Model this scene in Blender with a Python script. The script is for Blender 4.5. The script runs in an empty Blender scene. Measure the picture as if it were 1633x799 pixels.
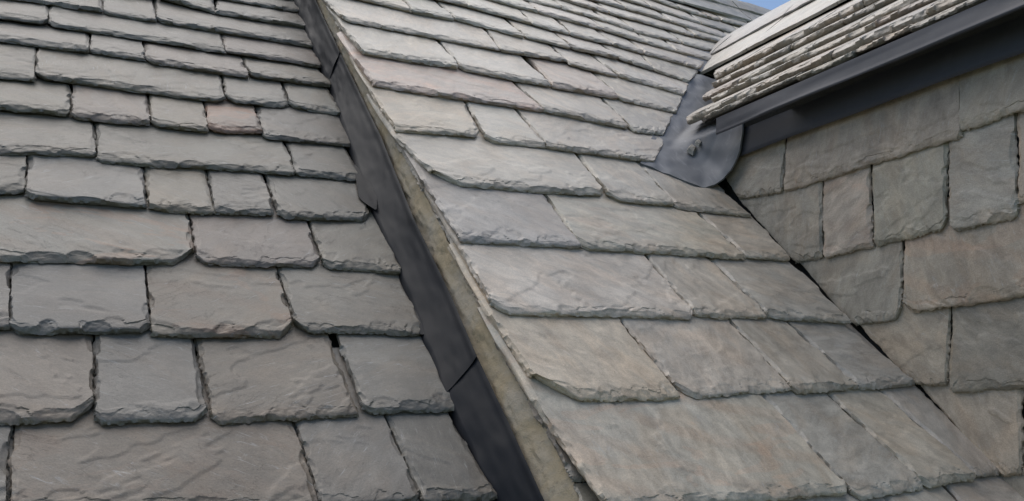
import bpy, math, random
import numpy as np
from mathutils import Matrix, Vector

S = bpy.context.scene
COL = S.collection

# ------------------------------------------------------------------ camera
YAW, PITCH, ROLL, FPX, CX, CY = 0.49765, 0.02276, -0.01721, 1301.4, 816.5, 594.8
fw = np.array([math.sin(YAW)*math.cos(PITCH), math.cos(YAW)*math.cos(PITCH), math.sin(PITCH)])
r0 = np.array([math.cos(YAW), -math.sin(YAW), 0.0]); u0 = np.cross(r0, fw)
rt = r0*math.cos(ROLL)+u0*math.sin(ROLL); up = -r0*math.sin(ROLL)+u0*math.cos(ROLL)
cam = bpy.data.cameras.new('camera'); co = bpy.data.objects.new('camera', cam); COL.objects.link(co)
co.matrix_world = Matrix(((rt[0], up[0], -fw[0], 0), (rt[1], up[1], -fw[1], 0), (rt[2], up[2], -fw[2], 0), (0, 0, 0, 1)))
cam.sensor_width = 36; cam.lens = 36*FPX/1633; cam.shift_x = 0; cam.shift_y = (CY-399.5)/1633
cam.clip_start = .05; cam.clip_end = 3000
S.camera = co

# ------------------------------------------------------------------ light
SUN_EL, SUN_AZ = math.radians(62), math.radians(-14)     # azimuth measured from +Y towards +X
w = bpy.data.worlds.new('World'); S.world = w; w.use_nodes = True
nt = w.node_tree; nt.nodes.clear()
sky = nt.nodes.new('ShaderNodeTexSky'); sky.sky_type = 'NISHITA'; sky.sun_disc = False
sky.sun_elevation = SUN_EL; sky.sun_rotation = SUN_AZ; sky.altitude = 100; sky.air_density = 1.0; sky.dust_density = 0.8; sky.ozone_density = 1.3
bg = nt.nodes.new('ShaderNodeBackground'); bg.inputs[1].default_value = .095
ow = nt.nodes.new('ShaderNodeOutputWorld')
nt.links.new(sky.outputs[0], bg.inputs[0]); nt.links.new(bg.outputs[0], ow.inputs[0])
sl = bpy.data.lights.new('sun', 'SUN'); sl.energy = 2.2; sl.angle = math.radians(82); sl.color = (1, .94, .84)
so = bpy.data.objects.new('sun', sl); COL.objects.link(so)
sd = Vector((math.sin(SUN_AZ)*math.cos(SUN_EL), math.cos(SUN_AZ)*math.cos(SUN_EL), math.sin(SUN_EL)))
so.rotation_euler = sd.to_track_quat('Z', 'Y').to_euler(); so.location = (3, -3, 8)
S.view_settings.view_transform = 'Standard'; S.view_settings.look = 'None'
S.view_settings.exposure = 0.55; S.view_settings.gamma = 1; S.view_settings.use_curve_mapping = False

# ------------------------------------------------------------------ noise helpers
def _h(ix, iy, seed):
    n = (ix.astype(np.int64)*374761393 + iy.astype(np.int64)*668265263 + int(seed)*982451653) & 0x7fffffff
    n = ((n ^ (n >> 13))*1274126177) & 0x7fffffff
    n = (n ^ (n >> 16)) & 0xffff
    return n/65535.0
def vn(x, y, seed):
    x = np.asarray(x, float); y = np.asarray(y, float)+np.zeros_like(x); x = x+np.zeros_like(y)
    ix = np.floor(x); iy = np.floor(y); fx = x-ix; fy = y-iy
    fx = fx*fx*(3-2*fx); fy = fy*fy*(3-2*fy)
    a = _h(ix, iy, seed); b = _h(ix+1, iy, seed); c = _h(ix, iy+1, seed); d = _h(ix+1, iy+1, seed)
    return ((a*(1-fx)+b*fx)*(1-fy)+(c*(1-fx)+d*fx)*fy)*2-1
def fbm(x, y, seed, o=4, g=.5):
    s = 0; a = 1; t = 0
    for k in range(o):
        s = s+a*vn(x*2**k, y*2**k, seed+17*k); t += a; a *= g
    return s/t
def sst(a, b, x):
    t = np.clip((x-a)/(b-a), 0, 1); return t*t*(3-2*t)

# ------------------------------------------------------------------ planes of the building
A45 = math.radians(45); BD = math.radians(38.7)
X_ = np.array([1., 0, 0]); Y_ = np.array([0, 1., 0]); Z_ = np.array([0, 0, 1.])
def ray(x, y): return rt*(x-CX)/FPX-up*(y-CY)/FPX+fw
class Plane:
    def __init__(s, O, es, et):
        s.O = np.array(O, float); s.es = np.array(es, float); s.et = np.array(et, float); s.n = np.cross(s.es, s.et)
    def bp(s, x, y, h=0.0):
        q = ray(x, y); t = ((s.O@s.n)+h)/(q@s.n); P = q*t-s.O
        return np.array([P@s.es, P@s.et])
    def P(s, a, b, h=0.0): return s.O+s.es*a+s.et*b+s.n*h
VV = np.array([0, math.cos(A45), math.sin(A45)]); NN = np.array([0, -math.sin(A45), math.cos(A45)])
PL = Plane(NN*-1.5, X_, VV)             # left slope
PC = Plane(NN*-1.3, X_, VV)             # raised middle slope, parallel to it
PW = Plane((2.6, 0, 0), -Y_, Z_)        # dormer cheek
PD = Plane((2.42, 0, 1.113), -Y_, (math.cos(BD), 0, math.sin(BD)))   # dormer roof

# ------------------------------------------------------------------ materials
def newmat(name):
    m = bpy.data.materials.new(name); m.use_nodes = True; m.node_tree.nodes.clear(); return m
class G:
    def __init__(s, m): s.t = m.node_tree
    def n(s, ty, **kw):
        o = s.t.nodes.new(ty)
        for k, v in kw.items():
            if k.startswith('i_'):
                key = k[2:]; key = int(key) if key.isdigit() else key
                s.put(o, key, v)
            else: setattr(o, k, v)
        return o
    def put(s, o, key, v):
        i = o.inputs[key]
        if isinstance(v, bpy.types.NodeSocket): s.t.links.new(v, i)
        else: i.default_value = v
    def math(s, op, a, b=0.0, c=None, clamp=False):
        o = s.n('ShaderNodeMath', operation=op, use_clamp=clamp); s.put(o, 0, a); s.put(o, 1, b)
        if c is not None: s.put(o, 2, c)
        return o.outputs[0]
    def noise(s, vec, scale, detail=4, rough=.55, dist=0.0):
        return s.n('ShaderNodeTexNoise', i_Vector=vec, i_Scale=scale, i_Detail=detail, i_Roughness=rough, i_Distortion=dist).outputs[0]
    def ramp(s, f, a, b, lo=0.0, hi=1.0):
        return s.n('ShaderNodeMapRange', interpolation_type='SMOOTHSTEP', i_0=f, i_1=a, i_2=b, i_3=lo, i_4=hi).outputs[0]
    def mix(s, f, a, b, mode='MIX'):
        o = s.n('ShaderNodeMix', data_type='RGBA', blend_type=mode); s.put(o, 0, f); s.put(o, 6, a); s.put(o, 7, b); return o.outputs[2]
    def mapping(s, vec, loc=(0, 0, 0), rot=(0, 0, 0), scale=(1, 1, 1)):
        return s.n('ShaderNodeMapping', i_0=vec, i_1=loc, i_2=rot, i_3=scale).outputs[0]

def slate_material():
    m = newmat('riven_sandstone_slate'); g = G(m)
    oi = g.n('ShaderNodeObjectInfo'); tc = g.n('ShaderNodeTexCoord')
    rnd = oi.outputs['Random']
    off = g.n('ShaderNodeCombineXYZ', i_0=g.math('MULTIPLY', rnd, 37.0), i_1=g.math('MULTIPLY', rnd, 91.0), i_2=g.math('MULTIPLY', rnd, 13.0)).outputs[0]
    v0 = g.n('ShaderNodeVectorMath', operation='ADD'); g.put(v0, 0, tc.outputs['Object']); g.put(v0, 1, off); v0 = v0.outputs[0]
    ang = g.n('ShaderNodeCombineXYZ', i_2=g.math('MULTIPLY', rnd, 3.0)).outputs[0]
    vr = g.n('ShaderNodeVectorRotate', rotation_type='EULER_XYZ', i_Vector=v0, i_Rotation=ang).outputs[0]
    vst = g.mapping(vr, scale=(1.0, 1.9, 1))         # stretched along the bedding
    col = oi.outputs['Color']
    # mottling
    big = g.noise(v0, 5.0, 5, .6, .3); mid = g.noise(vst, 13.0, 7, .68, .5); fine = g.noise(v0, 230.0, 4, .8)
    val = g.ramp(big, .28, .72, .84, 1.16)
    val = g.math('MULTIPLY', val, g.ramp(mid, .30, .70, .80, 1.20))
    val = g.math('MULTIPLY', val, g.ramp(fine, .32, .68, .86, 1.14))
    grey = g.n('ShaderNodeCombineColor', i_0=val, i_1=val, i_2=val).outputs[0]
    chip = g.n('ShaderNodeAttribute', attribute_name='chip').outputs['Fac']
    c = g.mix(1.0, col, grey, 'MULTIPLY')
    # warm / cool drift
    wn = g.ramp(g.noise(vst, 4.2, 4, .55, .8), .42, .66)
    c = g.mix(g.math('MULTIPLY', wn, .40), c, g.mix(1.0, c, (1.14, .99, .86, 1), 'MULTIPLY'))
    cn = g.ramp(g.noise(g.mapping(vst, loc=(5, 9, 2)), 5.5, 4, .6, .6), .5, .7)
    c = g.mix(g.math('MULTIPLY', cn, .26), c, g.mix(1.0, c, (.94, .99, 1.05, 1), 'MULTIPLY'))
    # iron staining, amount carried by the alpha of the object colour
    st = g.ramp(g.noise(g.mapping(v0, loc=(11, 3, 7), scale=(1, 2.2, 1)), 3.4, 3, .5, 1.6), .55, .58)
    stm = g.math('MULTIPLY', st, g.ramp(oi.outputs['Alpha'], .0, 1.0, 0.0, .5))
    c = g.mix(stm, c, g.mix(1.0, c, (1.38, .96, .78, 1), 'MULTIPLY'))
    # curved mineral banding on the stained stones
    wv = g.n('ShaderNodeTexWave', wave_type='RINGS', rings_direction='Z', i_Vector=g.mapping(v0, loc=(-.25, .1, 0)), i_Scale=2.1, i_Distortion=3.0, i_Detail=2.0).outputs['Fac']
    wm = g.math('MULTIPLY', g.ramp(wv, .62, .98), g.ramp(oi.outputs['Alpha'], .2, .45, 0.0, .38))
    c = g.mix(wm, c, g.mix(1.0, c, (1.0, .84, .76, 1), 'MULTIPLY'))
    # pale lime scuffs and scratches
    sc = g.noise(g.mapping(vr, rot=(0, 0, .7), scale=(1, 4.0, 1)), 17.0, 8, .78, 1.2)
    scm = g.math('MULTIPLY', g.ramp(sc, .56, .70), g.ramp(g.noise(v0, 6.0, 2), .42, .62))
    c = g.mix(g.math('MULTIPLY', scm, .6), c, (.46, .455, .44, 1))
    sk = g.noise(g.mapping(vr, rot=(0, 0, -.5), scale=(1, 14.0, 1)), 12.0, 6, .75, .4)
    c = g.mix(g.math('MULTIPLY', g.ramp(sk, .60, .68), .45), c, (.50, .50, .48, 1))
    c = g.mix(g.math('MULTIPLY', chip, g.ramp(mid, .4, .6, .15, .75)), c, g.mix(1.0, c, (1.13, 1.11, 1.08, 1), 'MULTIPLY'))
    # small dark pits and specks
    vo = g.n('ShaderNodeTexVoronoi', i_Vector=v0, i_Scale=42.0).outputs['Distance']
    pk = g.math('MULTIPLY', g.ramp(vo, .10, .045), g.ramp(g.noise(v0, 9.0, 2), .56, .66))
    c = g.mix(g.math('MULTIPLY', pk, .6), c, (.07, .06, .05, 1))
    dk = g.ramp(g.noise(g.mapping(v0, loc=(3, 1, 4)), 30.0, 6, .8, .8), .60, .80)
    c = g.mix(g.math('MULTIPLY', dk, .35), c, g.mix(1.0, c, (.62, .60, .58, 1), 'MULTIPLY'))
    # bump: bedding ripples, grain and flake edges
    fl = g.noise(g.mapping(vst, loc=(2, 2, 8)), 6.0, 6, .6, .8)
    fs = g.math('PINGPONG', g.math('MULTIPLY', fl, 6.0), .5)
    fs = g.math('MULTIPLY', g.ramp(fs, .01, .05), g.ramp(g.noise(g.mapping(v0, loc=(7, 4, 4)), 4.5, 3), .46, .60))
    hgt = g.math('MULTIPLY_ADD', g.noise(v0, 85.0, 8, .8), .8, g.math('MULTIPLY', fs, .30))
    hgt = g.math('MULTIPLY_ADD', fine, .36, hgt)
    hgt = g.math('MULTIPLY_ADD', mid, .22, hgt)
    bp_ = g.n('ShaderNodeBump', i_Strength=.6, i_Distance=.0026, i_Height=hgt)
    ro = g.math('MULTIPLY_ADD', mid, .25, .29)
    b = g.n('ShaderNodeBsdfPrincipled', i_0=c, i_Roughness=ro, i_Normal=bp_.outputs[0])
    b.inputs['Specular IOR Level'].default_value = .5
    o = g.n('ShaderNodeOutputMaterial'); g.t.links.new(b.outputs[0], o.inputs[0])
    return m

def lead_material(name, base, pale, metallic, rough, streak, spec=.5):
    m = newmat(name); g = G(m); tc = g.n('ShaderNodeTexCoord').outputs['Object']
    a = g.noise(tc, 5.0, 6, .65, .8); s = g.noise(g.mapping(tc, scale=(6, 1.2, 1.2)), 7.0, 6, .7, 1.0); f = g.noise(tc, 120, 3, .7)
    c = g.mix(g.ramp(a, .35, .7), base, [v*1.18 for v in base[:3]]+[1])
    c = g.mix(g.math('MULTIPLY', g.ramp(s, .52, .72), streak), c, pale)
    c = g.mix(g.math('MULTIPLY', g.ramp(f, .6, .8), .25), c, pale)
    h = g.math('MULTIPLY_ADD', g.noise(tc, 7, 2), 1.0, g.math('MULTIPLY', g.noise(tc, 60, 4, .6), .05))
    bm_ = g.n('ShaderNodeBump', i_Strength=.22, i_Distance=.010, i_Height=h)
    b = g.n('ShaderNodeBsdfPrincipled', i_0=c, i_Roughness=g.math('MULTIPLY_ADD', a, .14, rough-.07), **{'i_Specular IOR Level': spec}, i_Metallic=metallic, i_Normal=bm_.outputs[0])
    o = g.n('ShaderNodeOutputMaterial'); g.t.links.new(b.outputs[0], o.inputs[0]); return m

def rough_material(name, base, dark, light, sc=1.0, bump=.004):
    m = newmat(name); g = G(m); tc = g.n('ShaderNodeTexCoord').outputs['Object']
    a = g.noise(tc, 7*sc, 6, .65, .4); f = g.noise(tc, 260*sc, 4, .8); p = g.noise(tc, 60*sc, 4, .7)
    c = g.mix(g.ramp(a, .35, .68), base, light)
    c = g.mix(g.math('MULTIPLY', g.ramp(p, .55, .75), .5), c, dark)
    c = g.mix(g.math('MULTIPLY', g.ramp(f, .58, .78), .35), c, light)
    c = g.mix(g.math('MULTIPLY', g.ramp(f, .42, .25), .4), c, dark)
    h = g.math('MULTIPLY_ADD', f, .5, g.math('MULTIPLY_ADD', p, 1.2, a))
    bm_ = g.n('ShaderNodeBump', i_Strength=.8, i_Distance=bump, i_Height=h)
    b = g.n('ShaderNodeBsdfPrincipled', i_0=c, i_Roughness=.9, i_Normal=bm_.outputs[0])
    o = g.n('ShaderNodeOutputMaterial'); g.t.links.new(b.outputs[0], o.inputs[0]); return m

M_SL = slate_material()
M_LEAD = lead_material('dark_lead', (.013, .0135, .016, 1), (.05, .053, .060, 1), .0, .50, .05, .18)
M_LEADP = lead_material('patinated_lead', (.15, .154, .165, 1), (.33, .33, .34, 1), .12, .62, .5)
M_LEADF = lead_material('fascia_lead', (.045, .047, .056, 1), (.09, .095, .11, 1), .2, .50, .25)
M_MORT = rough_material('lime_mortar', (.40, .315, .20, 1), (.16, .135, .10, 1), (.42, .36, .28, 1))
M_RIDGE = rough_material('sawn_ridge_stone', (.48, .415, .34, 1), (.22, .20, .165, 1), (.44, .41, .35, 1), 1.1, .006)
M_RIDGE2 = rough_material('weathered_ridge_stone', (.36, .33, .285, 1), (.18, .165, .14, 1), (.33, .31, .28, 1), 1.2, .008)
M_DECK = rough_material('roofing_felt', (.03, .03, .03, 1), (.015, .015, .015, 1), (.05, .05, .05, 1))
M_GRASS = rough_material('grass_ground', (.05, .08, .025, 1), (.03, .05, .02, 1), (.09, .11, .05, 1), .2, .02)
M_WALL = rough_material('rubble_wall', (.28, .25, .2, 1), (.15, .13, .1, 1), (.36, .33, .28, 1), .4, .02)

# ------------------------------------------------------------------ object helpers
def mesh_obj(name, verts, faces, mat, parent=None, smooth=True, M=None, bevel_sharp=None):
    me = bpy.data.meshes.new(name)
    verts = np.asarray(verts, np.float32); me.vertices.add(len(verts)); me.vertices.foreach_set('co', verts.ravel())
    tot = np.array([len(f) for f in faces], np.int32); st = np.concatenate([[0], np.cumsum(tot)[:-1]]).astype(np.int32)
    me.loops.add(int(tot.sum())); me.loops.foreach_set('vertex_index', np.concatenate([np.asarray(f, np.int32) for f in faces]))
    me.polygons.add(len(faces)); me.polygons.foreach_set('loop_start', st)
    me.update(calc_edges=True); me.validate()
    me.polygons.foreach_set('use_smooth', np.full(len(me.polygons), bool(smooth)))
    if smooth and bevel_sharp: me.set_sharp_from_angle(angle=math.radians(bevel_sharp))
    me.materials.append(mat)
    o = bpy.data.objects.new(name, me); COL.objects.link(o)
    if parent is not None: o.parent = parent
    if M is not None: o.matrix_world = M
    return o
def grid_faces(nx, ny, base=0, flip=False):
    i = np.arange(nx-1); j = np.arange(ny-1); I, J = np.meshgrid(i, j)
    a = base+J*nx+I; q = np.stack([a, a+1, a+nx+1, a+nx], -1).reshape(-1, 4)
    return [list(f[::-1]) if flip else list(f) for f in q.tolist()]
def frame(pl, a, b, h=0.0):
    O = pl.P(a, b, h)
    return Matrix(((pl.es[0], pl.et[0], pl.n[0], O[0]), (pl.es[1], pl.et[1], pl.n[1], O[1]), (pl.es[2], pl.et[2], pl.n[2], O[2]), (0, 0, 0, 1)))
def tag(o, label, cat, group=None, kind=None):
    if label: o['label'] = label
    if cat: o['category'] = cat
    if group: o['group'] = group
    if kind: o['kind'] = kind
    return o

# colour letters: base reflectance of the stone
TONES = {'g': ((.226, .221, .212), 'grey'), 'b': ((.214, .216, .221), 'bluish grey'), 'w': ((.240, .212, .184), 'grey-brown'),
         'o': ((.223, .216, .194), 'olive grey'), 't': ((.288, .257, .218), 'tan'), 'p': ((.250, .214, .200), 'pinkish grey'),
         'd': ((.185, .180, .170), 'dark grey'), 'l': ((.270, .259, .243), 'pale grey'), 'r': ((.285, .222, .192), 'rosy brown')}

def slate(pl, quad, th, seed, px=1.7, name='roof_slate', ext=None, cl=0., cr=0., tone='g', stain=0., gain=1.0, rag=1.0, side=.55, mat=None, steps=1.0, round_=1.0):
    """one riven stone slate. quad = TL, BL, BR, TR in plane coordinates; its tail lip rests on the plane, its head dives under the next course."""
    rs = np.random.RandomState(seed)
    TL, BL, BR, TR = [np.array(p, float) for p in quad]
    W = max(np.linalg.norm(BR-BL), np.linalg.norm(TR-TL)); H = .5*(np.linalg.norm(TL-BL)+np.linalg.norm(TR-BR)); H = max(H, .06)
    if ext is None: ext = H*1.0
    nx = int(np.clip(W/px, 14, 150)); ny = int(np.clip(H/px*1.0, 12, 110)); ne = 5
    # denser rows near the tail
    b = np.linspace(0, 1, ny)
    q = min(.4, .035/H); b = np.where(b < .45, b/.45*q, q+(b-.45)/.55*(1-q)) if q < .40 else b
    a = np.linspace(0, 1, nx); e = min(.2, .014/W)
    a = np.interp(a, [0, .07, .93, 1], [0, e, 1-e, 1])
    be = np.linspace(0, 1, ne+1)[1:]
    A, B = np.meshgrid(a, np.concatenate([b, np.ones(ne)])); E = np.meshgrid(a, np.concatenate([np.zeros(ny), be]))[1]
    px_ = (1-B)*((1-A)*BL[0]+A*BR[0])+B*((1-A)*TL[0]+A*TR[0])
    py_ = (1-B)*((1-A)*BL[1]+A*BR[1])+B*((1-A)*TL[1]+A*TR[1])+E*ext
    dl = A*W; dr = (1-A)*W; dt = B*H
    # ragged outline
    f = 14; rj = min(1, rag); cden = rs.uniform(.45, .95)*rj; rag = rag*rs.uniform(.45, 1.35)
    tail = (fbm(px_*f, 0*px_, seed+3, 5, .6)*.0075 + vn(px_*4.0, 0*px_, seed+5)*.005)*rag
    if cl: tail = tail+cl*np.clip(1-dl/(cl*1.1), 0, 1)**1.15*1.0
    if cr: tail = tail+cr*np.clip(1-dr/(cr*1.1), 0, 1)**1.15*1.0
    rr = .006*round_
    tail = tail+rr*(np.exp(-dl/.010)+np.exp(-dr/.010))
    fall = np.exp(-dt/.05); py2 = py_+tail*fall
    lx = (fbm(py_*16, 0*py_, seed+7, 4, .6)*.0045+.0015)*rag; rx = (fbm(py_*16, 0*py_, seed+9, 4, .6)*.0045-.0015)*rag
    px2 = px_+lx*np.exp(-dl/.03)+rx*np.exp(-dr/.03)
    # relief
    z = th*(1-B)-E*th*(ext/H)
    z = z+fbm(px_*5, py_*5, seed+11, 3)*.0016+fbm(px_*26, py_*26, seed+12, 3, .6)*.0003
    ang = rs.uniform(-.6, .6); ca, sa = math.cos(ang), math.sin(ang)
    lay = fbm((px_*ca+py_*sa)*2.6, (-px_*sa+py_*ca)*6.0, seed+13, 5, .58)*rs.uniform(.3, 2.0)*steps
    fr = lay-np.floor(lay); z = z+(np.floor(lay)+sst(.0, .06, fr))*.0017*steps**.5
    # conchoidal chips along tail and sides
    def chips(t, dist, L, wmin, wmax, sd, dens=1.0):
        out = np.zeros_like(t); r2 = np.random.RandomState(sd); x = r2.uniform(-.02, .02)
        while x < L+.03:
            r = r2.uniform(.012, .050)*(1 if r2.rand() > .25 else 1.7); wd = r2.uniform(wmin, wmax)
            if r2.rand() < dens:
                k = 1-((t-x)/r)**2
                wl = wd*np.sqrt(np.clip(k, 0, 1)); wl = np.where(wl < 1e-4, 1e-4, wl)
                out = np.maximum(out, np.where(k > 0, np.clip(1-dist/wl, 0, 1)**.62*r2.uniform(.35, 1.0), 0))
            x += r*r2.uniform(.7, 1.3)
        return out
    rgh = fbm(px_*38, py_*38, seed+51, 3, .65)*.011
    ct = chips(dl, dt+np.abs(rgh), W, .008, .040, seed+21, cden)
    cs = np.maximum(chips(dt, dl+np.abs(rgh)*.6, H, .004, .018, seed+22, cden*.8), chips(dt, dr, H, .004, .018, seed+23, cden*.8))*side
    c2 = np.where(chips(dl+rgh, dt+rgh, W, .022, .060, seed+24, .34) > .05, .11, 0)*sst(0, .004, .08-dt)+chips(dl, dt, W, .02, .05, seed+25, .3)*.30
    dn = fbm(px_*60, py_*60, seed+31, 3, .6)*.0016
    drop = np.maximum(np.maximum(ct*.66, cs), c2)
    z = z-drop*th*.80+np.where(drop > .03, dn, 0)
    z = z-.0025*np.exp(-dt/.004)
    n0 = nx*(ny+ne)
    top = np.stack([px2.ravel(), py2.ravel(), z.ravel()], 1)
    # border ring, counter-clockwise
    R = ny+ne
    idx = [j for j in range(nx)]+[j*nx+nx-1 for j in range(1, R)]+[(R-1)*nx+i for i in range(nx-2, -1, -1)]+[j*nx for j in range(R-2, 0, -1)]
    idx = np.array(idx); ring = top[idx]; m = len(idx)
    Bf = B.ravel()[idx]; Ef = E.ravel()[idx]
    zb = th*(1-Bf)-Ef*th*(ext/H)-th*1.0
    cen = top.mean(0)[:2]; outv = np.zeros((m, 2))
    outv[:nx, 1] = -1; outv[nx-1:nx-1+R, 0] = 1; outv[nx+R-2:2*nx+R-2, 1] = 1; outv[2*nx+R-3:, 0] = -1; outv[0, 0] = -1
    rings = []
    for k, fr_ in enumerate((.30, .62, 1.0)):
        zz = ring[:, 2]*(1-fr_)+zb*fr_
        jit = (vn(np.arange(m)*.45, np.full(m, k*3.3), seed+41)*.0042+vn(np.arange(m)*.12, np.full(m, k*2.1), seed+43)*.0022)*(1 if k < 2 else .6)*rj
        bulge = (.0025, .0015, -.0025)[k]
        rings.append(np.stack([ring[:, 0]+outv[:, 0]*(bulge+jit), ring[:, 1]+outv[:, 1]*(bulge+jit), zz], 1))
    V = np.concatenate([top]+rings)
    F = grid_faces(nx, R)
    prev = idx.tolist()
    for k in range(3):
        cur = list(range(n0+k*m, n0+(k+1)*m))
        for i in range(m):
            j = (i+1) % m; F.append([prev[i], cur[i], cur[j], prev[j]])
        prev = cur
    F.append(prev[::-1])
    c0 = (BL+BR+TL+TR)/4
    V = V-np.array([c0[0], c0[1], 0])
    o = mesh_obj(name, V, F, mat or M_SL, M=frame(pl, c0[0], c0[1], 0), smooth=True, bevel_sharp=28)
    at = o.data.attributes.new('chip', 'FLOAT', 'POINT'); av = np.zeros(len(V), np.float32); av[:n0] = np.clip(drop.ravel()*2.2, 0, 1); at.data.foreach_set('value', av)
    cc, _ = TONES[tone]; jit = rs.uniform(.95, 1.05, 3)*.25+.75*rs.uniform(.89, 1.11); ds = .60 if name == 'hung_slate' else .28; cc = [v*(1-ds)+ds*(.232, .222, .206)[n_]*sum(cc)/.66 for n_, v in enumerate(cc)]
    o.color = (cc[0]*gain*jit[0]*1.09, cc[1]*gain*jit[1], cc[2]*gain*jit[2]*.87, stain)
    return o

ORD = ['zeroth', 'first', 'second', 'third', 'fourth', 'fifth', 'sixth', 'seventh', 'eighth', 'ninth', 'tenth', 'eleventh', 'twelfth', 'thirteenth',
       'fourteenth', 'fifteenth', 'sixteenth', 'seventeenth', 'eighteenth', 'nineteenth', 'twentieth']
def wword(W): return 'wide ' if W > .42 else ('narrow ' if W < .2 else '')

# ------------------------------------------------------------------ SETTING: ground and house
N = 40
gx = np.linspace(-1500, 1500, N); GX, GY = np.meshgrid(gx, gx)
g_ = mesh_obj('ground', np.stack([GX.ravel(), GY.ravel(), np.full(N*N, -7.0)], 1), grid_faces(N, N), M_GRASS); g_['kind'] = 'structure'

def prism(name, pts, thickvec, mat, parent):
    P = [np.array(p, float) for p in pts]; k = len(P); V = P+[p+thickvec for p in P]
    F = [list(range(k))[::-1], list(range(k, 2*k))]+[[i, (i+1) % k, k+(i+1) % k, k+i] for i in range(k)]
    return mesh_obj(name, V, F, mat, parent, smooth=False)
house = bpy.data.objects.new('stone_house', None); COL.objects.link(house)
tag(house, 'stone house under the roof slopes, seen only as dark gaps between the slates', 'house')
RT_ = 5.70   # slope length of the ridge on the middle roof
prism('roof_deck', [PL.P(-1.6, -.2, -.05), PL.P(1.06, -.2, -.05), PL.P(1.06, RT_, -.05), PL.P(-1.6, RT_, -.05)], -NN*.14, M_DECK, house)
prism('roof_deck', [PC.P(1.075, -.2, -.05), PC.P(8, -.2, -.05), PC.P(8, RT_, -.05), PC.P(1.075, RT_, -.05)], -NN*.13, M_DECK, house)
yr = PC.P(0, RT_)[1]; zr = PC.P(0, RT_)[2]
prism('roof_deck', [(-1.6, yr+.02, zr-.02), (8, yr+.02, zr-.02), (8, yr+4, zr-4), (-1.6, yr+4, zr-4)], np.array([0, -.1, -.1]), M_DECK, house)
prism('dormer_wall', [(2.63, .9, -1.0), (2.63, 3.1, .9), (2.63, 3.1, 1.12), (2.63, .9, 1.12)], np.array([.12, 0, 0]), M_DECK, house)
prism('dormer_wall', [(2.76, .9, -1.0), (5, .9, -1.0), (5, .9, 1.12), (2.76, .9, 1.12)], np.array([0, .15, 0]), M_WALL, house)
prism('eaves_board', [(2.485, .88, 1.125), (2.62, .88, 1.125), (2.62, .88, 1.20), (2.485, .88, 1.150)], np.array([0, 1.45, 0]), M_DECK, house)
prism('roof_deck', [PD.P(-2.58, .12, -.06), PD.P(-.8, .12, -.06), PD.P(-.8, 1.9, -.06), PD.P(-3.75, 1.9, -.06)], -PD.n*.05, M_DECK, house)
prism('wall', [(-1.4, 1.4, -7), (7.8, 1.4, -7), (7.8, 1.4, -2.0), (-1.4, 1.4, -2.0)], np.array([0, .3, 0]), M_WALL, house)

# ------------------------------------------------------------------ traced slates
# each entry: TLx TLy BLx BLy BRx BRy TRx TRy tone [cl cr stain]   (photo pixels of corner points, laid onto the roof plane)
LEFT = [
 [(-140,681,-160,820,10,815,17,681,'g'), (22,683,16,822,510,815,466,672,'w',0,0,.3), (472,671,512,812,670,803,612,662,'g',.0,.01), (616,662,674,806,786,797,709,656,'d')],
 [(-140,537,-150,684,150,672,146,537,'w',0,.045), (152,538,152,679,331,673,307,541,'g',.01,.025), (312,542,340,677,571,668,526,538,'w',.015,0), (539,537,580,664,720,657,668,538,'g',.015,0)],
 [(-160,419,-170,530,14,530,17,419,'g'), (21,418,14,535,239,535,229,426,'b',.02,.02), (233,427,242,538,470,541,441,430,'w',.0,.04,.55), (445,430,474,533,672,537,634,437,'o',.03,.02)],
 [(-200,314,-200,418,311,425,301,342,'g',0,.06,1.0), (304,343,314,423,512,428,491,355,'p',.02,.03), (494,355,517,431,637,439,597,344,'o',.02,0)],
 [(-130,247,-140,312,39,310,42,246,'o'), (45,246,42,320,234,334,227,265,'b',.015,0), (230,266,237,336,342,345,329,279,'t'), (332,279,342,342,437,347,422,282,'g'), (426,283,444,350,585,356,572,292,'d',.02,.035)],
 [(-160,185,-170,240,154,256,150,197,'o',0,.01), (154,197,154,260,473,283,454,229,'o',.012,.01), (459,230,471,282,572,292,546,236,'d')],
 [(-90,128,-100,166,112,188,112,141,'o',.0,.01), (115,142,114,193,240,203,237,158,'p',.015,.0), (239,158,241,204,331,214,325,169,'t',.02,0,.1), (328,169,332,211,418,216,407,173,'r',.02,0,.9), (411,173,420,223,560,236,536,186,'d',.01,0)],
 [(-130,66,-140,113,55,133,56,79,'o'), (59,80,56,128,359,168,353,124,'o',.03,.03), (356,125,361,165,461,174,450,139,'g',.035,.02), (455,139,462,173,537,186,522,146,'g',.02,0)],
 [(-110,30,-120,52,142,87,142,56,'g'), (145,56,144,86,231,99,227,70,'g'), (230,71,232,102,396,127,387,98,'p',.03,0), (390,98,397,125,522,141,506,113,'o',.02,0)],
 [(-90,-14,-100,14,76,42,77,10,'g',0,.02), (79,10,77,43,359,87,353,56,'g',.02,0), (355,56,358,85,507,110,495,80,'p')],
 [(-120,-46,-130,-22,163,22,162,-3,'g'), (166,-2,165,24,248,38,246,10,'g',.015,0), (249,11,250,38,494,78,486,49,'g',.02,0)],
 [(-120,-68,-130,-56,250,-3,250,-20,'o'), (253,-20,253,-1,342,24,341,0,'o'), (345,0,344,23,486,47,476,23,'g')],
 [(-120,-95,-130,-80,120,-42,120,-54,'g'), (124,-54,124,-42,300,-8,300,-24,'o'), (304,-24,304,-8,476,23,464,3,'g')],
 [(100,-70,100,-58,280,-28,280,-40,'g'), (284,-40,284,-28,464,3,452,-14,'g')],
]
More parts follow.
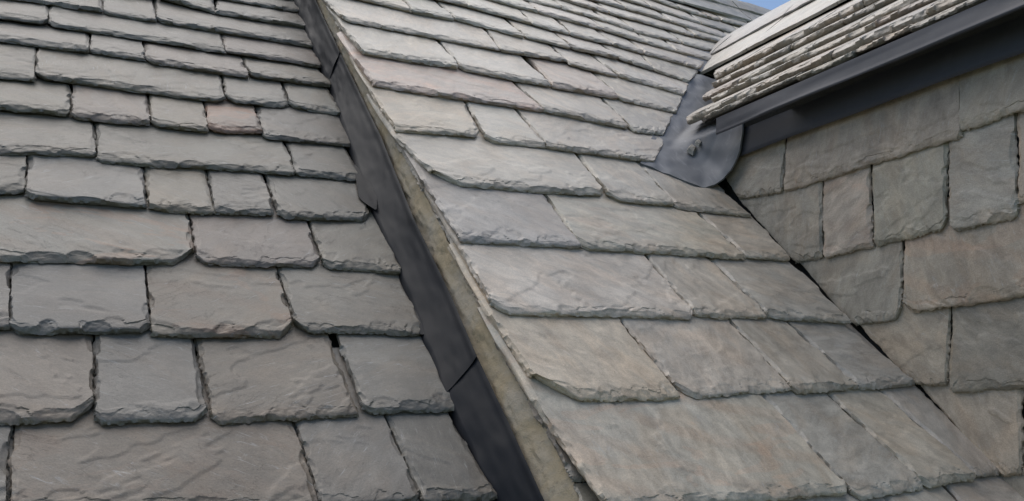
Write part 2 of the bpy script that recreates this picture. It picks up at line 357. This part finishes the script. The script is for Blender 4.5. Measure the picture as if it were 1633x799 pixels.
MID = [
 [(1262,793,1360,935,1500,925,1411,796,'g'), (1418,796,1505,925,1610,900,1512,782,'g'), (1519,781,1615,900,1760,890,1640,770,'g')],
 [(848,630,968,822,1352,791,1215,629,'l',.0,.02,.40), (1219,630,1364,800,1473,779,1322,629,'b',.02,.01), (1327,629,1474,783,1553,765,1402,621,'l',.02,.0), (1405,621,1554,762,1600,756,1470,619,'b')],
 [(780,495,866,642,1083,639,989,511,'t',.10,.0), (994,511,1088,638,1260,624,1163,512,'l',.04,.0), (1166,512,1264,630,1365,623,1257,517,'g',.015,0), (1261,517,1367,623,1464,619,1352,520,'b')],
 [(730,385,790,503,1107,511,1025,405,'l',.04,.02,.15), (1029,405,1110,510,1222,510,1133,414,'l'), (1136,414,1222,509,1362,520,1268,421,'b')],
 [(672,279,734,389,925,398,867,310,'b'), (871,311,924,400,1187,415,1114,341,'l',.03,.0,.3), (1117,341,1188,413,1268,421,1206,349,'l')],
 [(625,209,700,299,965,314,919,246,'l',.09,.03), (923,246,974,322,1075,331,1018,262,'l',.04,0), (1021,262,1077,334,1205,350,1152,299,'g',.01,0)],
 [(588,139,630,212,766,221,742,165,'t',.0,.03), (746,165,776,228,870,238,827,181,'l',.03,0), (830,181,871,238,1042,262,1063,218,'l')],
 [(562,86,595,140,865,180,824,137,'p',.0,0,.4), (828,137,865,180,1004,209,961,160,'l',.0,.02), (965,160,1008,212,1057,217,1076,182,'l',.02,0)],
 [(545,40,576,88,731,113,703,70,'l',.01,.0), (706,70,735,114,878,141,840,99,'l',.02,0), (851,100,879,141,987,161,952,123,'p',.0,.01), (956,123,988,162,1078,182,1089,153,'l',.02,0)],
 [(520,1,548,34,797,83,774,48,'l',.02,0), (777,48,799,84,905,101,882,78,'l'), (886,78,906,104,985,125,954,98,'l'), (958,98,988,125,1090,154,1100,132,'l')],
 [(495,-40,526,-10,656,21,640,-3,'t'), (644,-3,657,22,724,35,703,9,'g'), (706,9,725,34,836,63,812,36,'l'), (815,36,838,62,909,79,886,55,'l'), (890,56,911,79,987,96,960,73,'l',.01,0), (964,73,988,96,1042,114,1022,89,'l'), (1025,89,1043,114,1098,133,1115,112,'l')],
 [(478,-70,500,-45,600,-22,585,-42,'l'), (590,-42,604,-22,745,12,725,-10,'l'), (729,-10,746,13,849,41,828,17,'l'), (831,17,849,41,909,58,888,33,'l'), (892,34,910,58,976,74,952,50,'l'), (955,50,977,74,1028,89,1008,68,'l'), (1011,68,1029,89,1114,112,1128,97,'l')],
 [(465,-98,482,-74,590,-50,575,-68,'g'), (590,-60,610,-46,720,-16,700,-38,'l'), (704,-38,722,-14,857,22,835,0,'l'), (838,0,858,22,961,50,940,30,'l'), (943,30,962,50,1032,71,1012,52,'l'), (1015,52,1033,71,1077,84,1058,64,'l'), (1061,64,1078,84,1151,104,1158,92,'l')],
 [(640,-60,660,-42,780,-12,760,-32,'l'), (764,-31,782,-11,895,16,876,-4,'l'), (880,-4,896,16,967,37,946,18,'l'), (950,18,968,37,1009,52,990,32,'l'), (994,33,1010,52,1087,71,1068,54,'l'), (1071,54,1088,71,1200,100,1190,84,'l')],
 [(700,-62,720,-45,860,-8,840,-26,'g'), (845,-25,862,-8,970,23,950,5,'l'), (954,5,971,23,1107,60,1088,43,'l'), (1091,43,1108,60,1240,90,1222,75,'l')],
 [(880,-30,898,-12,996,16,976,-2,'l'), (980,-2,997,16,1068,37,1050,20,'g'), (1054,20,1069,37,1168,68,1150,50,'l'), (1153,50,1170,68,1290,98,1275,82,'l')],
 [(900,-40,920,-22,1037,14,1018,-3,'l'), (1021,-3,1038,14,1118,40,1100,24,'l'), (1103,24,1119,40,1184,59,1168,43,'g'), (1171,43,1186,59,1310,90,1290,75,'l')],
 [(930,-48,950,-32,1083,16,1066,0,'l'), (1069,0,1084,16,1127,30,1110,14,'l'), (1113,14,1128,30,1149,35,1135,21,'t'), (1138,21,1151,35,1230,56,1214,40,'l'), (1217,40,1233,56,1330,82,1310,66,'l')],
 [(960,-54,980,-40,1122,18,1106,4,'l'), (1109,4,1123,18,1191,39,1176,24,'l'), (1179,24,1193,39,1260,55,1245,40,'l')],
]
CHEEK = [   # bottom to top
 [(1560.5,756,1601.5,879,1700,890,1700,756,'g')],
 [(1466.5,616,1599.5,759,1633,757,1628,623,'w'), (1632,623,1637,760,1780,768,1780,615,'g')],
 [(1367.5,515,1459.5,613,1514,616,1514,497,'w',.0,.01), (1517,497,1518,625,1780,610,1780,468,'d',.01,0)],
 [(1271.5,414,1364.5,518,1440,508,1439,388,'g',0,.04), (1442,388,1444,499,1780,450,1780,305,'p',.035,.0,.4)],
 [(1175.5,316,1271.5,419,1314,410,1310,290,'g'), (1313,290,1317,415,1395,398,1386,268,'p',.01,0,.3), (1389,267,1397,393,1512,362,1509,232,'o',.015,.02), (1513,232,1520,368,1626,346,1617,195,'b',.015,.01), (1621,194,1628,322,1780,278,1780,140,'w',.0,0)],
 [(1136,250,1181,318,1251,305,1250,225,'g'), (1254,224,1254,306,1536,218,1529,116,'w',.0,.0), (1531,115,1531,212,1780,128,1780,30,'o',.01,0)],
]
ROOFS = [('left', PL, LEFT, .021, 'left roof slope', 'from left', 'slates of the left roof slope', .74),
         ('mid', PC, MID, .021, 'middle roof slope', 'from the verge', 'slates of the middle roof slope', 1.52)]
sd_ = 100
def pxm(pl, q):   # metres per rendered-mesh cell at this slate
    x = (q[2]+q[4])/2; y = (q[1]+q[3])/2; c = pl.bp(x, y); P = pl.P(*c); return max(.0028, np.linalg.norm(P)/FPX*1.9)
for key, pl, rows, th, where, frm, grp, gain in ROOFS:
    for k, row in enumerate(rows):
        for i, q in enumerate(row):
            sd_ += 7
            if key == 'mid' and k <= 5 and i == len(row)-1: q = q[:4]+(q[4]-8, q[5]-2, q[6]-3, q[7])+q[8:]
            if key == 'left' and i == len(row)-1: q = q[:4]+(q[4]+6, q[5], q[6]+6, q[7])+q[8:]
            quad = [pl.bp(q[0], q[1]), pl.bp(q[2], q[3]), pl.bp(q[4], q[5]), pl.bp(q[6], q[7])]
            W = abs(quad[2][0]-quad[1][0]); tone = q[8]; cl, cr, stn = (list(q[9:])+[0, 0, 0])[:3]
            rs = random.Random(sd_); t2 = th*rs.uniform(.85, 1.2)*(1 if k < 9 else .95)
            Hh = np.linalg.norm(quad[0]-quad[1])
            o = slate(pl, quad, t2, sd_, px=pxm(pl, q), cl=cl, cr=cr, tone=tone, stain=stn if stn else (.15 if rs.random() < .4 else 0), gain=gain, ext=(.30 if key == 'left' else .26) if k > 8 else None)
            lab = '%s%s%s slate, %s %s, %s course up, %s' % (('pink-stained ' if stn >= .8 else 'rust-tinged ' if stn >= .4 else ''), wword(W), TONES[tone][1], ORD[i+1], frm, ORD[k+1], where)
            tag(o, lab, 'slate', grp)
# the slating carries on beyond the picture
for k, row in enumerate(LEFT[:10]):
    a = PL.bp(row[0][0], row[0][1]); b_ = PL.bp(row[0][2], row[0][3]); xe_ = min(a[0], b_[0])-.006; rs = random.Random(4000+k); i = 0
    while xe_ > -1.5 and i < 3:
        wd = rs.uniform(.28, .60); sd_ += 7; tn = rs.choice('gwob')
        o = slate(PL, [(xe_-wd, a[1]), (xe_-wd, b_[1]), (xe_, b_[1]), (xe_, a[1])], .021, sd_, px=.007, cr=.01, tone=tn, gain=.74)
        tag(o, '%s slate, %s beyond the left picture edge, %s course up, left roof slope' % (TONES[tn][1], ORD[i+1], ORD[k+1]), 'slate', 'slates of the left roof slope'); xe_ -= wd+.006; i += 1
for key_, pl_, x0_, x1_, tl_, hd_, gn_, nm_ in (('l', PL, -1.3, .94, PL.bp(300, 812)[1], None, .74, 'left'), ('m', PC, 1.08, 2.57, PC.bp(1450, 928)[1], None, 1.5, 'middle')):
    x_a = x0_; rs = random.Random(77); i = 0
    while x_a < x1_-.15:
        wd = min(rs.uniform(.3, .55), x1_-x_a); sd_ += 7; tn = rs.choice('gwob')
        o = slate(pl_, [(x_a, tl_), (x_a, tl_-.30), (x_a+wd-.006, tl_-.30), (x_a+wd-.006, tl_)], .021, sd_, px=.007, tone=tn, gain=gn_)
        tag(o, '%s slate, %s from left in the course below the picture, %s roof slope' % (TONES[tn][1], ORD[i+1], nm_), 'slate', 'slates of the %s roof slope' % nm_); x_a += wd; i += 1
for k, row in enumerate(CHEEK):
    q = row[-1]; a = PW.bp(q[6], q[7]); b_ = PW.bp(q[4], q[5]); sd_ += 7
    if a[0] < -1.02:
        hh_ = PW.bp(row[0][2], row[0][3])[1]
        tl = PW.bp(q[2], q[3])[1] if k else b_[1]
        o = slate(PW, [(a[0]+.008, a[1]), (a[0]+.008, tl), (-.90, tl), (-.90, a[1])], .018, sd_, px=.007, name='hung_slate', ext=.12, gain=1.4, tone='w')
        tag(o, 'grey-brown hung slate beyond the right picture edge, %s course down, dormer side wall' % ORD[len(CHEEK)-k], 'slate', 'slates hung on the dormer wall')
for k, row in enumerate(CHEEK):
    for i, q in enumerate(row):
        sd_ += 7
        quad = [PW.bp(q[0], q[1]), PW.bp(q[2], q[3]), PW.bp(q[4], q[5]), PW.bp(q[6], q[7])]
        W = abs(quad[2][0]-quad[1][0]); tone = q[8]; cl, cr, stn = (list(q[9:])+[0, 0, 0])[:3]
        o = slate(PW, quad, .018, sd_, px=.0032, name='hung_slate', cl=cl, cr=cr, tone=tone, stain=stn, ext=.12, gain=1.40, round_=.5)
        tag(o, '%s%s hung slate, %s from left, %s course down, dormer side wall' % (wword(W), TONES[tone][1], ORD[i+1], ORD[len(CHEEK)-k]), 'slate', 'slates hung on the dormer wall')

# ------------------------------------------------------------------ dormer roof slates
def tmean(pts): return float(np.mean([PD.bp(x, y)[1] for x, y in pts]))
DT = [tmean(((1160,180),(1265,135),(1331,106),(1449,57))), tmean(((1210,150),(1275,122),(1370,80))), tmean(((1280,100),(1331,73),(1394,48))),
      tmean(((1210,125),(1355,52))), tmean(((1190,116),(1280,75))), tmean(((1196,100),(1245,77),(1302,55)))]
DT = [DT[0], DT[1], DT[2], DT[3], DT[4], DT[5], tmean(((1165,90),(1340,22)))]
DLEFT = [(1119,197), (1116,185), (1130,170), (1136,152), (1142,138), (1149,122)]
DJ = [[1271, 1360, 1453, 1600], [1210, 1330, 1484, 1600], [1200, 1281, 1400, 1500], [1180, 1290, 1372, 1480], [1205, 1262, 1345, 1430], [1189, 1238, 1301, 1380]]
DTONE = ['dot', 'lwgl', 'lglp', 'plgl', 'lglg', 'ltll']
def ycoord(t, ximg):   # position along the eaves whose picture column is ximg
    lo, hi = -4.5, -.5
    for _ in range(40):
        m_ = (lo+hi)/2; P = PD.P(m_, t); x = CX+FPX*(P@rt)/(P@fw)
        if x < ximg: lo = m_
        else: hi = m_
    return (lo+hi)/2
for k in range(6):
    t0, t1 = DT[k], DT[k+1]
    if k == 0: t1 = DT[1]+.02
    s0 = PD.bp(*DLEFT[k])[0]
    edges = [s0]+[ycoord(t0, x) for x in DJ[k]]+[-.85]
    for i in range(len(edges)-1):
        a, b = edges[i]+.002, edges[i+1]-.002
        if b-a < .03: continue
        sd_ += 7; rs = random.Random(sd_)
        tj = rs.uniform(-.012, .012)
        if k == 0: tj += (.035 if i % 2 == 0 else -.005)
        tone = DTONE[k][i % len(DTONE[k])]
        sh = -.16*(t1-t0)/.2 if i == 0 else 0
        quad = [(a+sh, t1), (a, t0+tj), (b, t0+tj), (b, t1)]
        o = slate(PD, quad, (.024, .040, .032, .031, .031, .036)[k], sd_, px=.0038, tone=tone, ext=.05, gain=1.04, rag=.55, steps=.2)
        tag(o, '%s slate, %s from the valley, %s course up, dormer roof' % (TONES[tone][1], ORD[i+1], ORD[k+1]), 'slate', 'slates of the dormer roof')

# ------------------------------------------------------------------ ridge stones
def ridge_stone(name, pl_et, axis, O, L, wing, cap, seed, mats, pitch, dn=1.0):
    """roof-ridge stone: two sloping wings and a rounded cap. axis = along the ridge, pl_et = up-slope vector of the visible wing."""
    side = np.cross(axis, Z_); side /= np.linalg.norm(side)
    if side@pl_et > 0: side = -side              # horizontal, pointing to the visible side
    e = bpy.data.objects.new(name, None); COL.objects.link(e); e.location = Vector(O)
    c, s_ = math.cos(pitch), math.sin(pitch)
    def sweep(prof, nm, mat, sdd, amp):
        nu = max(8, int(L/.02)); prof = np.array(prof); k = len(prof)
        V = []
        for u_ in range(nu):
            t = u_/(nu-1)*(L-.006)+.003
            P = np.zeros((k, 3))
            for j in range(k):
                d = amp*float(fbm(np.array(t*9+seed), np.array(j*.8), sdd, 3)); P[j] = axis*t+side*(prof[j][0]+d)+Z_*(prof[j][1]+d)
            V.append(P)
        V = np.array(V).reshape(-1, 3); F = []
        for u_ in range(nu-1):
            for j in range(k):
                jj = (j+1) % k; F.append([u_*k+j, u_*k+jj, (u_+1)*k+jj, (u_+1)*k+j])
        F.append(list(range(k))[::-1]); F.append(list(range((nu-1)*k, nu*k)))
        o = mesh_obj(nm, V, F, M_SL, e, smooth=True, bevel_sharp=30); o.location = (0, 0, 0); o.color = (.36, .33, .28, 0) if mat is M_RIDGE else (.28, .26, .235, 0)
        bmf = o.data; return o
    th = .014
    n1 = 9; outer = []; inner = []
    for j in range(n1):
        f = j/(n1-1); outer.append((wing*c*(1-f), -wing*s_*(1-f)))
    for j in range(1, n1):
        f = j/(n1-1); outer.append((-wing*c*f, -wing*s_*f))
    full = outer+[(x_*.985, z_-th) for x_, z_ in outer[::-1]]
    sweep(full, 'wing', mats[0], seed, .003)
    cp = [(cap*c+.0, -cap*s_+.002), (cap*c+.004, -cap*s_+.012)]+[(cap*c*f, -cap*s_*f*.97+.015+.01*(1-f*f)) for f in (.8, .5, .2, -.2, -.5, -.8)]+[(-cap*c-.004, -cap*s_+.012), (-cap*c, -cap*s_+.002), (0, .003)]
    sweep(cp, 'ridge_roll', mats[1], seed+5, .004)
    return e
# dormer ridge: runs along Y
trd = tmean(((1157,75),(1250,27)))
rx, rz = PD.P(0, trd)[0], PD.P(0, trd)[2]
yend = rz+1.838+.06
y = .9; i = 0; ys = []
while y < yend-.05:
    y2 = min(y+.62, yend); ys.append((y, y2)); y = y2
for i, (a, b) in enumerate(ys[::-1]):
    e = ridge_stone('ridge_stone', np.array([math.cos(BD), 0, math.sin(BD)]), Y_, (rx, a, rz+.035), b-a, trd-DT[6]+.02, .23, 900+i*11, (M_RIDGE, M_RIDGE2), BD)
    tag(e, 'pale ridge stone on the dormer ridge, %s from the main roof' % ORD[i+1], 'ridge stone', 'ridge stones on the dormer')
# main ridge: runs along X
tb = float(np.mean([PC.bp(x, y, .03)[1] for x, y in ((1130,14),(1217,41))])); tt = float(np.mean([PC.bp(x, y, .05)[1] for x, y in ((1190,7),(1240,26))]))
tt = min(tt, tb+.55)
Pm = PC.P(0, tt)
x = 3.4; i = 0
while x < 7.8:
    e = ridge_stone('ridge_stone', VV, X_, (x, Pm[1], Pm[2]+.045), .7, tt-tb, .13, 1200+i*13, (M_RIDGE, M_RIDGE), A45)
    tag(e, 'buff ridge stone on the main ridge, %s from the left' % ORD[i+1], 'ridge stone', 'ridge stones on the main ridge'); x += .7; i += 1

# ------------------------------------------------------------------ sheet helper
def sheet(name, rows, mat, thick=.003, parent=None, disp=None, loc=None):
    """lofted sheet through rows of 3-D points (each row same count), given a little thickness"""
    R = np.array(rows, float); ny, nx, _ = R.shape
    du = np.gradient(R, axis=1); dv = np.gradient(R, axis=0); nn = np.cross(du, dv); nn /= np.maximum(1e-9, np.linalg.norm(nn, axis=2, keepdims=True))
    toward = -R; s = np.sign((nn*toward).sum(2, keepdims=True)); s = 1 if s.mean() > 0 else -1
    nn = nn*s
    if disp is not None: R = R+nn*disp(R)[..., None]
    V = np.concatenate([R.reshape(-1, 3), (R-nn*thick).reshape(-1, 3)]); n0 = nx*ny
    F = grid_faces(nx, ny, 0, s < 0)+grid_faces(nx, ny, n0, s > 0)
    idx = [j for j in range(nx)]+[j*nx+nx-1 for j in range(1, ny)]+[(ny-1)*nx+i for i in range(nx-2, -1, -1)]+[j*nx for j in range(ny-2, 0, -1)]
    m = len(idx)
    for i in range(m):
        j = (i+1) % m; f = [idx[i], n0+idx[i], n0+idx[j], idx[j]]; F.append(f if s > 0 else f[::-1])
    c = R.reshape(-1, 3).mean(0)
    o = mesh_obj(name, V-c, F, mat, parent, smooth=True, bevel_sharp=45); o.location = Vector(c); return o

# ------------------------------------------------------------------ lead flashing along the step
LE = [PL.bp(x, y, .012) for x, y in ((468,-20),(477,12),(498,70),(525,126),(539,168),(557,222),(598,339),(634,419),(667,506),(712,630),(781,777),(800,812))]
RE = [PL.bp(x, y, .10) for x, y in ((495,-20),(505,7),(542,86),(608,222),(660,353),(692,419),(721,480),(759,570),(811,679),(860,788),(876,820))]
LE = np.array(sorted([tuple(p[::-1]) for p in LE])); RE = np.array(sorted([tuple(p[::-1]) for p in RE]))
def lead_strip(t0, t1, lift, seed, tilt0=0.0, tilt1=0.0):
    ny = int((t1-t0)/.008); rows = []
    for j in range(ny):
        row = []
        f = j/(ny-1)
        for i in range(22):
            q = i/21
            t = t0+(t1-t0)*f+(tilt0*(1-f)+tilt1*f)*q
            xl = np.interp(t, LE[:, 0], LE[:, 1]); xr = np.interp(t, RE[:, 0], RE[:, 1])
            prof = q; hh = .010+.092*(q**1.15)
            x = xl+(xr-xl)*prof
            if q > .88: hh += .007*math.sin((q-.88)/.12*2.4)
            d = lift+.006*float(fbm(np.array(t*5.0), np.array(q*2.0), seed, 3))+.0008*float(vn(np.array(t*22.0), np.array(q*3.0), seed+2))
            edge = .006*float(vn(np.array(t*14.0), np.array(.5), seed+4))*(1-q)**3
            if i == 0: x, hh = xl-.004, -.012
            row.append(PL.P(x+edge-d*.6, t, hh+d*.8))
        rows.append(row)
    return rows
tj1 = PL.bp(525,130,.01)[1]; tj1b = PL.bp(542,88,.1)[1]; tj2 = PL.bp(712,630,.01)[1]; tj2b = PL.bp(759,573,.1)[1]
for nm_, t0, t1, lf, sd2, lo_, hi_, lab in (
    ('a', .6, tj2+.10, .0, 11, 0, 0, 'dark lead flashing strip, lowest of the three beside the mortar verge'),
    ('b', tj2, tj1+.10, .006, 12, tj2b-tj2, 0, 'dark lead flashing strip, long middle piece of three beside the mortar verge'),
    ('c', tj1, 6.4, .012, 13, tj1b-tj1, 0, 'dark lead flashing strip, uppermost of the three beside the mortar verge')):
    o = sheet('lead_flashing', lead_strip(t0, t1, lf, sd2, lo_, hi_), M_LEAD, .0035); tag(o, lab, 'flashing', 'lead flashing strips along the verge')

def patch(name, pts, pl, hs, mat, n=14, disp=.002, seed=1):
    """small four-cornered lead tab: corners TL BL BR TR in photo pixels with heights over the plane"""
    C = [pl.P(*pl.bp(x, y, h), h) for (x, y), h in zip(pts, hs)]
    rows = []
    for j in range(n):
        b = j/(n-1); row = []
        for i in range(n):
            a = i/(n-1)
            # rounded tail corners
            P = (1-b)*((1-a)*C[1]+a*C[2])+b*((1-a)*C[0]+a*C[3])
            P = P+pl.et*.02*max(0, abs(a-.5)*2-.5)**2*4*(1-b)+pl.n*float(fbm(np.array(a*2.), np.array(b*2.), seed, 2))*disp
            row.append(P)
        rows.append(row)
    return sheet(name, rows, mat, .003)
for pts, hs, lab in ((((564,262),(574,318),(603,338),(602,290)), (.012,.020,.030,.035), 'small lead soaker tab beside the fifth course of the left slope'),
                     (((655,480),(668,533),(680,533),(667,480)), (.006,.012,.018,.020), 'small curled lead soaker tab beside the third course of left slope'),
                     (((628,395),(640,436),(649,440),(640,400)), (.006,.012,.018,.022), 'small lead soaker tab beside the fourth course of the left slope')):
    tag(patch('lead_soaker', pts, PL, hs, M_LEAD, seed=len(lab)), lab, 'soaker', 'lead soakers at the slate ends')

# ------------------------------------------------------------------ mortar bed and undercloak
rows = []
ts = np.arange(.6, 6.45, .009)
for t in ts:
    row = []
    xr = np.interp(t, RE[:, 0], RE[:, 1])
    for i in range(20):
        q = i/19; h = .070+.090*q
        d = .009*float(fbm(np.array(t*6), np.array(q*3), 51, 4))+.006*float(fbm(np.array(t*34), np.array(q*7), 52, 3, .6))
        bul = .006*math.sin(q*math.pi)
        xe = 1.072+.010*float(sst(3.0, 4.5, t))
        row.append(PL.P((xr+.006)*(1-q)+xe*q-bul-d, t, h+(.012*float(sst(3.0, 4.5, t)))*q))
    rows.append(row)
mo = sheet('mortar_bed', rows, M_MORT, .02); tag(mo, 'sandy mortar bedding between the lead flashing and the raised verge', 'mortar')
UT = [-.1+.8, 1.02, 1.30, 1.62, 1.92, 2.30, 2.66, 3.02, 3.42, 3.85, 4.3, 4.85, 5.5, 6.3]
for i in range(len(UT)-1):
    t0, t1 = UT[i]+.004, UT[i+1]-.004; sd_ += 7; rs = random.Random(sd_)
    xa = 1.058+.012*float(sst(3.0, 4.5, t0))+rs.uniform(-.010, .012)
    quad = [(xa+rs.uniform(-.006, .010), t1), (xa, t0), (1.20, t0), (1.20, t1)]
    quad = [(a, b-0.0) for a, b in quad]
    U = Plane(PC.O+PC.n*-.036, PC.es, PC.et)
    o = slate(U, quad, .015, sd_, px=.0030, name='undercloak_slate', tone=rs.choice('gwog'), ext=.0, gain=.95, rag=1.8, side=1.1)
    # give it body: thicken down
    o.scale = (1, 1, 1)
    tag(o, 'rough-edged undercloak slate bedded in the verge mortar, %s from the bottom' % ORD[i+1], 'slate', 'undercloak slates along the verge')

# ------------------------------------------------------------------ valley lead and saddle
XC = 2.552
def dep(x, y, h):
    q = ray(x, y); return ((PC.O@PC.n)+h)/(q@PC.n)
def saddle_pt(x, y, h=-.003):
    q = ray(x, y); tC = dep(x, y, h); tW = XC/q[0]; zW = q[2]*tW
    wgt = float(sst(1.20, 1.08, zW)) if zW > 1.08 else 1.0
    wgt = 1-float(sst(1.15, 1.32, zW))
    tm = tW+(1-wgt)*1.2; k = .20
    hh = max(k-abs(tC-tm), 0)/k
    return q*(min(tC, tm)-hh*hh*k*.25)
Lp = [(1022,258),(1033,235),(1047,200),(1063,167),(1081,132),(1094,112)]
Rp = [(1166,272),(1180,240),(1185,206),(1186,180),(1175,152),(1162,132)]
bot = [(1022,258),(1055,272),(1086,285),(1108,294),(1124,297),(1140,294),(1154,285),(1166,272)]
rows = []
for j in range(60):
    s = j/59; l = [np.interp(s, np.linspace(0, 1, 6), [p[k] for p in Lp]) for k in (0, 1)]; r_ = [np.interp(s, np.linspace(0, 1, 6), [p[k] for p in Rp]) for k in (0, 1)]
    row = []
    for i in range(60):
        a = i/59; bx = np.interp(a, np.linspace(0, 1, 8), [p[0] for p in bot]); by = np.interp(a, np.linspace(0, 1, 8), [p[1] for p in bot])
        lx = Lp[0][0]*(1-a)+Rp[0][0]*a; ly = Lp[0][1]*(1-a)+Rp[0][1]*a
        f = (1-s)**3
        row.append(saddle_pt(l[0]*(1-a)+r_[0]*a+(bx-lx)*f, l[1]*(1-a)+r_[1]*a+(by-ly)*f, -.003+.016*(1-s)**3))
    rows.append(row)
dsp = lambda R: .009*fbm(R[..., 0]*9, R[..., 1]*9+R[..., 2]*6, 71, 3)+.003*np.sin((R[..., 0]-R[..., 2])*60+R[..., 1]*14)*np.clip(fbm(R[..., 0]*5, R[..., 2]*5, 72, 2)*3, 0, 1)
vl = sheet('valley_lead', rows, M_LEADP, .009, disp=dsp); tag(vl, 'pale grey lead saddle dressed round the foot of the dormer valley', 'flashing')
rows = []
for j in range(12):
    s = j/11; row = []
    for i in range(16):
        a = i/15
        x0, y0 = 1090+a*68, 99+27*a+4*math.sin(a*3)
        x1, y1 = 1104+a*78, 78+14*a
        q = ray(x0*(1-s)+x1*s, y0*(1-s)+y1*s); row.append(q*(dep(x0*(1-s)+x1*s, y0*(1-s)+y1*s, .004)))
    rows.append(row)
v2 = sheet('valley_lead', rows, M_LEADP, .004); tag(v2, 'upper lead valley sheet lapped over the saddle under the slates', 'flashing')

# stone chips lying on the saddle
rs = np.random.RandomState(5)
for i, (x, y, s, lab) in enumerate(((1102,240,.058,'larger broken stone chip lying on the lead saddle'), (1113,229,.040,'smaller broken stone chip beside the larger one on the saddle'))):
    q = saddle_pt(x, y); th_ = np.array([0, .5, 1.5, 2.2, 3.0, 3.6, 4.6, 5.4])
    V = [(-1.0, -.30, 0), (-.2, -.42, 0), (.95, -.1, 0), (.55, .32, 0), (-.7, .30, 0), (-.85, -.2, .26), (-.1, -.22, .42), (.75, .0, .12), (.35, .2, .36), (-.55, .22, .30)]
    V = [(x_*s*1.0*rs.uniform(.85, 1.15), y_*s*1.05*rs.uniform(.85, 1.15), z_*s*1.1) for x_, y_, z_ in V]
    F = [[4, 3, 2, 1, 0], [5, 6, 7, 8, 9]]+[[k_, (k_+1) % 5, 5+(k_+1) % 5, 5+k_] for k_ in range(5)]
    o = mesh_obj('stone_chip', V, F, M_RIDGE2, smooth=False); o.matrix_world = Matrix.Translation(Vector(q)) @ frame(PC, 0, 0).to_3x3().to_4x4() @ Matrix.Rotation(.8, 4, 'Z'); tag(o, lab, 'stone chip', 'stone chips on the lead')

# ------------------------------------------------------------------ lead on the dormer side: apron and drip
rows = []
for j in range(14):
    z = 1.009+.115*j/13; row = []
    for y in np.linspace(.88, 2.67, 90):
        row.append((2.566+.004*float(vn(np.array(y*2.3), np.array(z*3), 81))+(.004 if j == 0 else 0), y, z+(.003*float(vn(np.array(y*3), np.array(1.), 84)) if j == 0 else 0)))
    rows.append(row)
o = sheet('lead_apron', rows, M_LEADF, .004); tag(o, 'flat dark lead apron covering the heads of the hung slates', 'flashing')
prof = [(2.458, 1.163), (2.457, 1.152), (2.456, 1.140), (2.454, 1.125), (2.452, 1.110), (2.449, 1.099), (2.451, 1.093), (2.458, 1.094)]
rows = []
pr = np.array(prof); tt_ = np.linspace(0, 1, len(pr))
for j in range(26):
    f = j/25; px0 = np.interp(f, tt_, pr[:, 0]); pz0 = np.interp(f, tt_, pr[:, 1]); row = []
    for y in np.linspace(.86, 2.64, 110):
        d = .010*float(fbm(np.array(y*2.6), np.array(f*1.5), 91, 2))*f
        row.append((px0-d, y, pz0+d*.5+.004*float(vn(np.array(y*2), np.array(3.), 92))*f))
    rows.append(row)
o = sheet('lead_drip', rows, M_LEADF, .004); tag(o, 'long blue-black lead drip edge under the dormer eaves slates', 'flashing')
